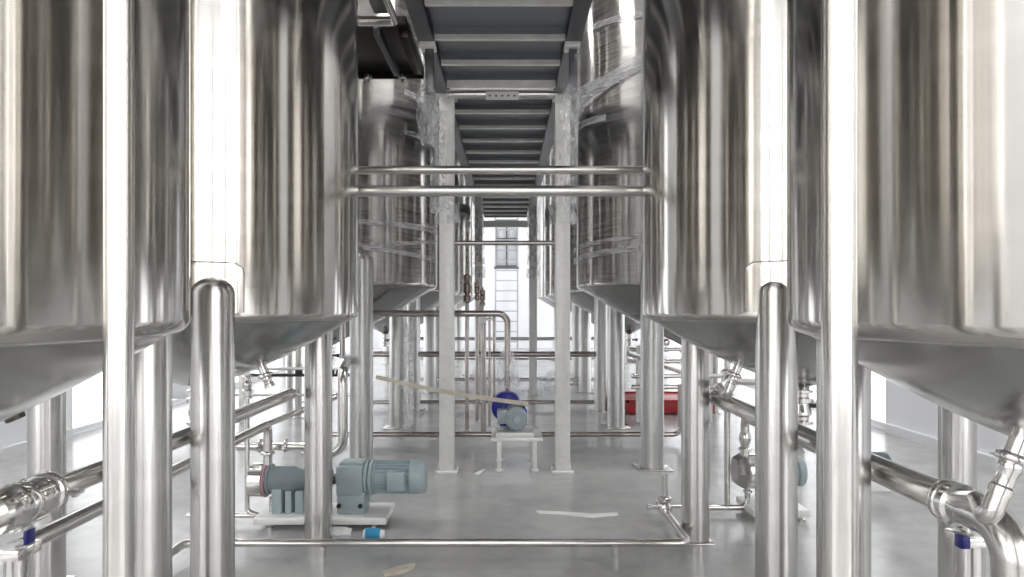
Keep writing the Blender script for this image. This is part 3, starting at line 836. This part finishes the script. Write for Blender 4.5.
# ------------------------------------------------------------------ valve pipes in the middle left of the aisle
VR = 'thin upright pipes with valves at the left of the aisle'
def valve_riser(px, y, pytop, pybase, r, lab, act=True, base=.0, ptop=None):
    x = (px - 508) / F * y
    zt = CAMZ - (pytop - 306) / F * y
    zb = base
    t = thing('valve_riser', lab, 'pipe', (x, y, zb), VR)
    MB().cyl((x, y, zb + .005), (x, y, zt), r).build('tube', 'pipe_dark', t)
    MB().lathe((x, y, zb), (0, 0, 1), [(0, r * 2), (.01, r * 2), (.012, r)]).build('foot_flange', 'fitting_steel', t)
    if act:
        R = r * 1.9
        za = CAMZ - (ptop - 306) / F * y
        H = za - zt
        MB().lathe((x, y, zt), (0, 0, 1), [(0, r), (H * .05, R), (H * .22, R), (H * .25, r * 1.2), (H * .32, r * 1.2), (H * .35, R), (H * .62, R), (H * .64, R * .8), (H * .68, R), (H * .92, R), (H * .95, r * .8), (H * 1.1, r * .6)], 24).build('actuator', 'bronze_steel', t)
    return t
valve_riser(467, 6.75, 303, 430, .022, 'front left thin riser with tall brown steel valve on top', True, ptop=273)
valve_riser(477, 7.3, 300, 430, .020, 'second thin riser with steel valve on top, just left of the white disc', True, ptop=281)
valve_riser(482.5, 8.3, 306, 430, .018, 'third thin riser with short valve, in line with the white disc', True, ptop=289)
valve_riser(489.5, 7.0, 316, 434, .014, 'thin dark riser just right of the white disc, without valve', False)
t = thing('disc_riser', 'thicker riser pipe topped by a round white disc', 'pipe', ((484 - 508) / F * 6.2, 6.2, .09))
x = (483.5 - 508) / F * 6.2
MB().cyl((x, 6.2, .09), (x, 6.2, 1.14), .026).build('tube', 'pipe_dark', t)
MB().lathe((x - .01, 6.16, 1.165), (0, -1, 0), [(0, .02), (.004, .042), (.016, .042), (.02, .034)], 28).build('disc', 'white_plastic', t)
MB().cyl((x, 6.19, 1.165), (x + .09, 6.19, 1.165), .012).build('side_stub', 'fitting_steel', t)
t = thing('riser_pipe', 'faint grey riser left of the pump pipe bend', 'pipe', ((494 - 508) / F * 8.6, 8.6, 0))
MB().cyl(((494 - 508) / F * 8.6, 8.6, 0), ((494 - 508) / F * 8.6, 8.6, 1.2), .022).build('tube', 'pipe_dark', t)

# strap hanging from the third left tank's leg over the blue pump
pts = []
A = W(376, 377, 5.05); B = W(528, 404, 5.04)
for i in range(25):
    q = i / 24
    p = A.lerp(B, q); p.z -= .018 * math.sin(math.pi * q)
    pts.append(p)
tag(MB().strip(pts, .032, V((0, -1, .15)).normalized(), .003).build('beige_strap', 'beige_tape'), 'beige strap stretched from a left leg across a post to the blue pump', 'strap')

# ------------------------------------------------------------------ right background rack, red crate
rt = thing('red_crate', 'low red metal crate on the floor behind the right legs', 'crate', (2.0, 8.1, 0))
MB().bbox(1.42, 2.38, 7.75, 8.5, .02, .16, .006).build('tub', 'red_paint', rt)
MB().box(1.40, 2.40, 7.73, 7.76, .14, .18).box(1.40, 2.40, 8.49, 8.52, .14, .18).box(1.40, 1.43, 7.73, 8.52, .14, .18).box(2.37, 2.40, 7.73, 8.52, .14, .18).build('rim', 'red_paint', rt, smooth=False)
for x in (1.5, 2.3):
    MB().box(x - .04, x + .04, 7.8, 8.45, 0, .02).build('skid', 'black_rubber', rt, smooth=False)
rk = thing('pipe_rack', 'rack of grey pipes and gauges above the red crate', 'pipe rack', (1.9, 7.3, 0))
for z, x0_, x1_, y_ in ((.40, 1.36, 2.35, 7.2), (.52, 1.36, 2.35, 7.2), (.80, 1.36, 2.1, 7.4), (.66, 1.36, 2.2, 7.45)):
    MB().cyl((x0_, y_, z), (x1_, y_, z + .001), .026).build('rack_pipe', 'pipe_steel', rk)
MB().cyl((1.3, 7.1, .78), (1.95, 7.3, .55), .028).build('rack_pipe', 'pipe_steel', rk)
for x in (1.45, 2.25):
    MB().bbox(x - .02, x + .02, 7.27, 7.33, 0, .85, .003).build('upright', 'galvanised', rk)
for x in (1.62, 1.78):
    MB().lathe((x, 7.38, .88), (0, -1, 0), [(0, .03), (.005, .042), (.03, .042), (.034, .035)]).cyl((x, 7.37, .80), (x, 7.37, .85), .01).build('gauge', 'fitting_steel', rk)

# cabinet and pipework behind the left pump legs
cbt = thing('control_cabinet', 'white control cabinet on the floor behind the first left leg', 'cabinet', (-3.55, 6.2, 0))
MB().bbox(-3.75, -3.15, 6.6, 6.95, .35, .95, .01).build('body', 'frame_white', cbt)
for x in (-3.70, -3.22):
    MB().bbox(x, x + .05, 6.65, 6.90, 0, .35, .004).build('leg', 'ladder_grey', cbt)
MB().bbox(-3.72, -3.18, 6.588, 6.60, .38, .92, .003).build('door', 'frame_white', cbt)
lr = thing('pipe_rack', 'dark rack of pipes and black clamps behind the left legs', 'pipe rack', (-2.9, 7.4, 0))
for z, y_ in ((.60, 7.2), (.52, 7.3), (.30, 7.3)):
    MB().cyl((-3.7, y_, z), (-1.75, y_, z), .018).build('rack_pipe', 'dark_steel' if z == .52 else 'pipe_steel', lr)
for x in (-3.5, -2.95, -2.0):
    MB().bbox(x - .02, x + .02, 7.22, 7.28, 0, .62, .003).build('upright', 'galvanised', lr)
for x in (-3.3, -3.1, -2.3, -1.95, -1.85):
    MB().lathe((x, 7.22, .56), (0, -1, 0), [(0, .04), (.03, .04)], 16).build('clamp', 'black_rubber', lr)

# ------------------------------------------------------------------ small litter on the floor
c = thing('blue_cap_bottle', 'small white bottle neck with a bright blue cap lying before the pump base plate', 'bottle', (-.76, 3.70, 0))
MB().lathe((-.80, 3.62, .03), (1, 0, 0), [(0, .02), (.01, .028), (.02, .028)], 20).build('neck', 'white_plastic', c)
MB().lathe((-.785, 3.62, .031), (1, 0, 0), [(0, .031), (.075, .031), (.08, .026)], 20).build('cap', 'light_blue', c)['label'] = 'bright blue cap'
MB().lathe((-.712, 3.62, .03), (1, 0, 0), [(0, .02), (.01, .024), (.03, .02)], 20).build('bottle_end', 'white_plastic', c)
def scrap(name, label, cat, outline, mat, h=.004, seed=0):
    n = len(outline); vs = [V((x, y, .001)) for x, y in outline] + [V((x, y, .001 + h + .004 * noise.noise(V((x * 9, y * 9, seed))) ** 2)) for x, y in outline]
    fs = [tuple(range(n))[::-1], tuple(n + i for i in range(n))] + [(i, (i + 1) % n, n + (i + 1) % n, n + i) for i in range(n)]
    return tag(MB().add(vs, fs).build(name, mat), label, cat)
def fl(px, py): y = CAMZ * F / (py - 306); return ((px - 508) / F * y, y)
scrap('tape_scrap', 'long thin strip of white tape on the floor near the upright valve', 'tape', [fl(536, 511), fl(560, 512), fl(590, 514), fl(617, 513), (fl(619, 516)), fl(592, 518), fl(560, 515), fl(538, 514)], 'white_plastic')
scrap('wood_scrap', 'pale broken wood sliver on the floor at the bottom of the picture', 'wood scrap', [fl(383, 573), fl(398, 568), fl(415, 565), fl(414, 569), fl(402, 574), fl(385, 577)], 'wood_scrap', .010)
scrap('plastic_scrap', 'small white plastic scrap on the floor left of the stool', 'plastic scrap', [fl(474, 474), fl(480, 471), fl(485, 469), fl(484, 472), fl(478, 476)], 'white_plastic')
c = crumple('plastic_scrap', None, (-.98, 3.70), .09, .03, .002, .035, .5, seed=21, mat='white_plastic', m=4)
tag(c, 'crumpled white plastic under the pump base plate, left of the blue cap', 'plastic scrap')
# loose film heaps on the floor far back
for k, (x, y, rx, lab) in enumerate(((-.55, 10.9, .40, 'heap of clear film on the floor far back on the left'), (.55, 9.95, .30, 'heap of clear film round the right rear post foot'), (.78, 10.9, .22, 'heap of clear film on the floor far back on the right'))):
    o = crumple('film_heap', None, (x, y), rx, .3, .003, .22, .5, seed=30 + k * 3, taper=lambda q: 1 - .7 * q, n=28)
    tag(o, lab, 'plastic film')

# film on the rear tank legs at the left
for t_, x, y, z0, z1, r, sd in ((big_c[(-1, 0)], -1.10, 6.99, .06, 1.16, .095, 4),):
    s = crumple('plastic_wrap', t_, (x, y), r, r, z0, z1, .16, seed=sd, n=26, m=24)
    s['label'] = 'crumpled clear film round the rear aisle leg'

# ------------------------------------------------------------------ far ladder
lt = thing('wall_ladder', 'grey steel ladder fixed on the far wall at the end of the aisle', 'ladder', (-.045, 19.6, 0))
for x in (-.375, .285):
    MB().bbox(x - .022, x + .022, 19.58, 19.64, 0, 4.7, .004).build('rail', 'ladder_grey', lt)
for k in range(15):
    z = .22 + k * .305
    MB().cyl((-.375, 19.61, z), (.285, 19.61, z), .017, n=12).build('rung', 'ladder_grey', lt)
MB().bbox(-.42, .33, 19.56, 19.60, 2.40, 2.47, .006).build('cross_plate', 'frame_dark', lt)
for z in (1.0, 3.0, 4.4):
    for x in (-.375, .285):
        MB().box(x - .015, x + .015, 19.62, 20.0, z, z + .03).build('wall_bracket', 'ladder_grey', lt, smooth=False)

# ------------------------------------------------------------------ world, colour
w = bpy.data.worlds.new('world'); scene.world = w; w.use_nodes = True
w.node_tree.nodes['Background'].inputs['Color'].default_value = (0.85, 0.92, 1.0, 1)
w.node_tree.nodes['Background'].inputs['Strength'].default_value = 1.0
scene.view_settings.view_transform = 'Standard'
scene.view_settings.look = 'None'
scene.view_settings.gamma = 1.0
scene.view_settings.use_curve_mapping = False
scene.view_settings.exposure = 0.52
try:
    scene.cycles.max_bounces = 14
    scene.cycles.glossy_bounces = 10
    scene.cycles.diffuse_bounces = 5
    scene.cycles.transparent_max_bounces = 24
    scene.cycles.use_denoising = True
except Exception:
    pass
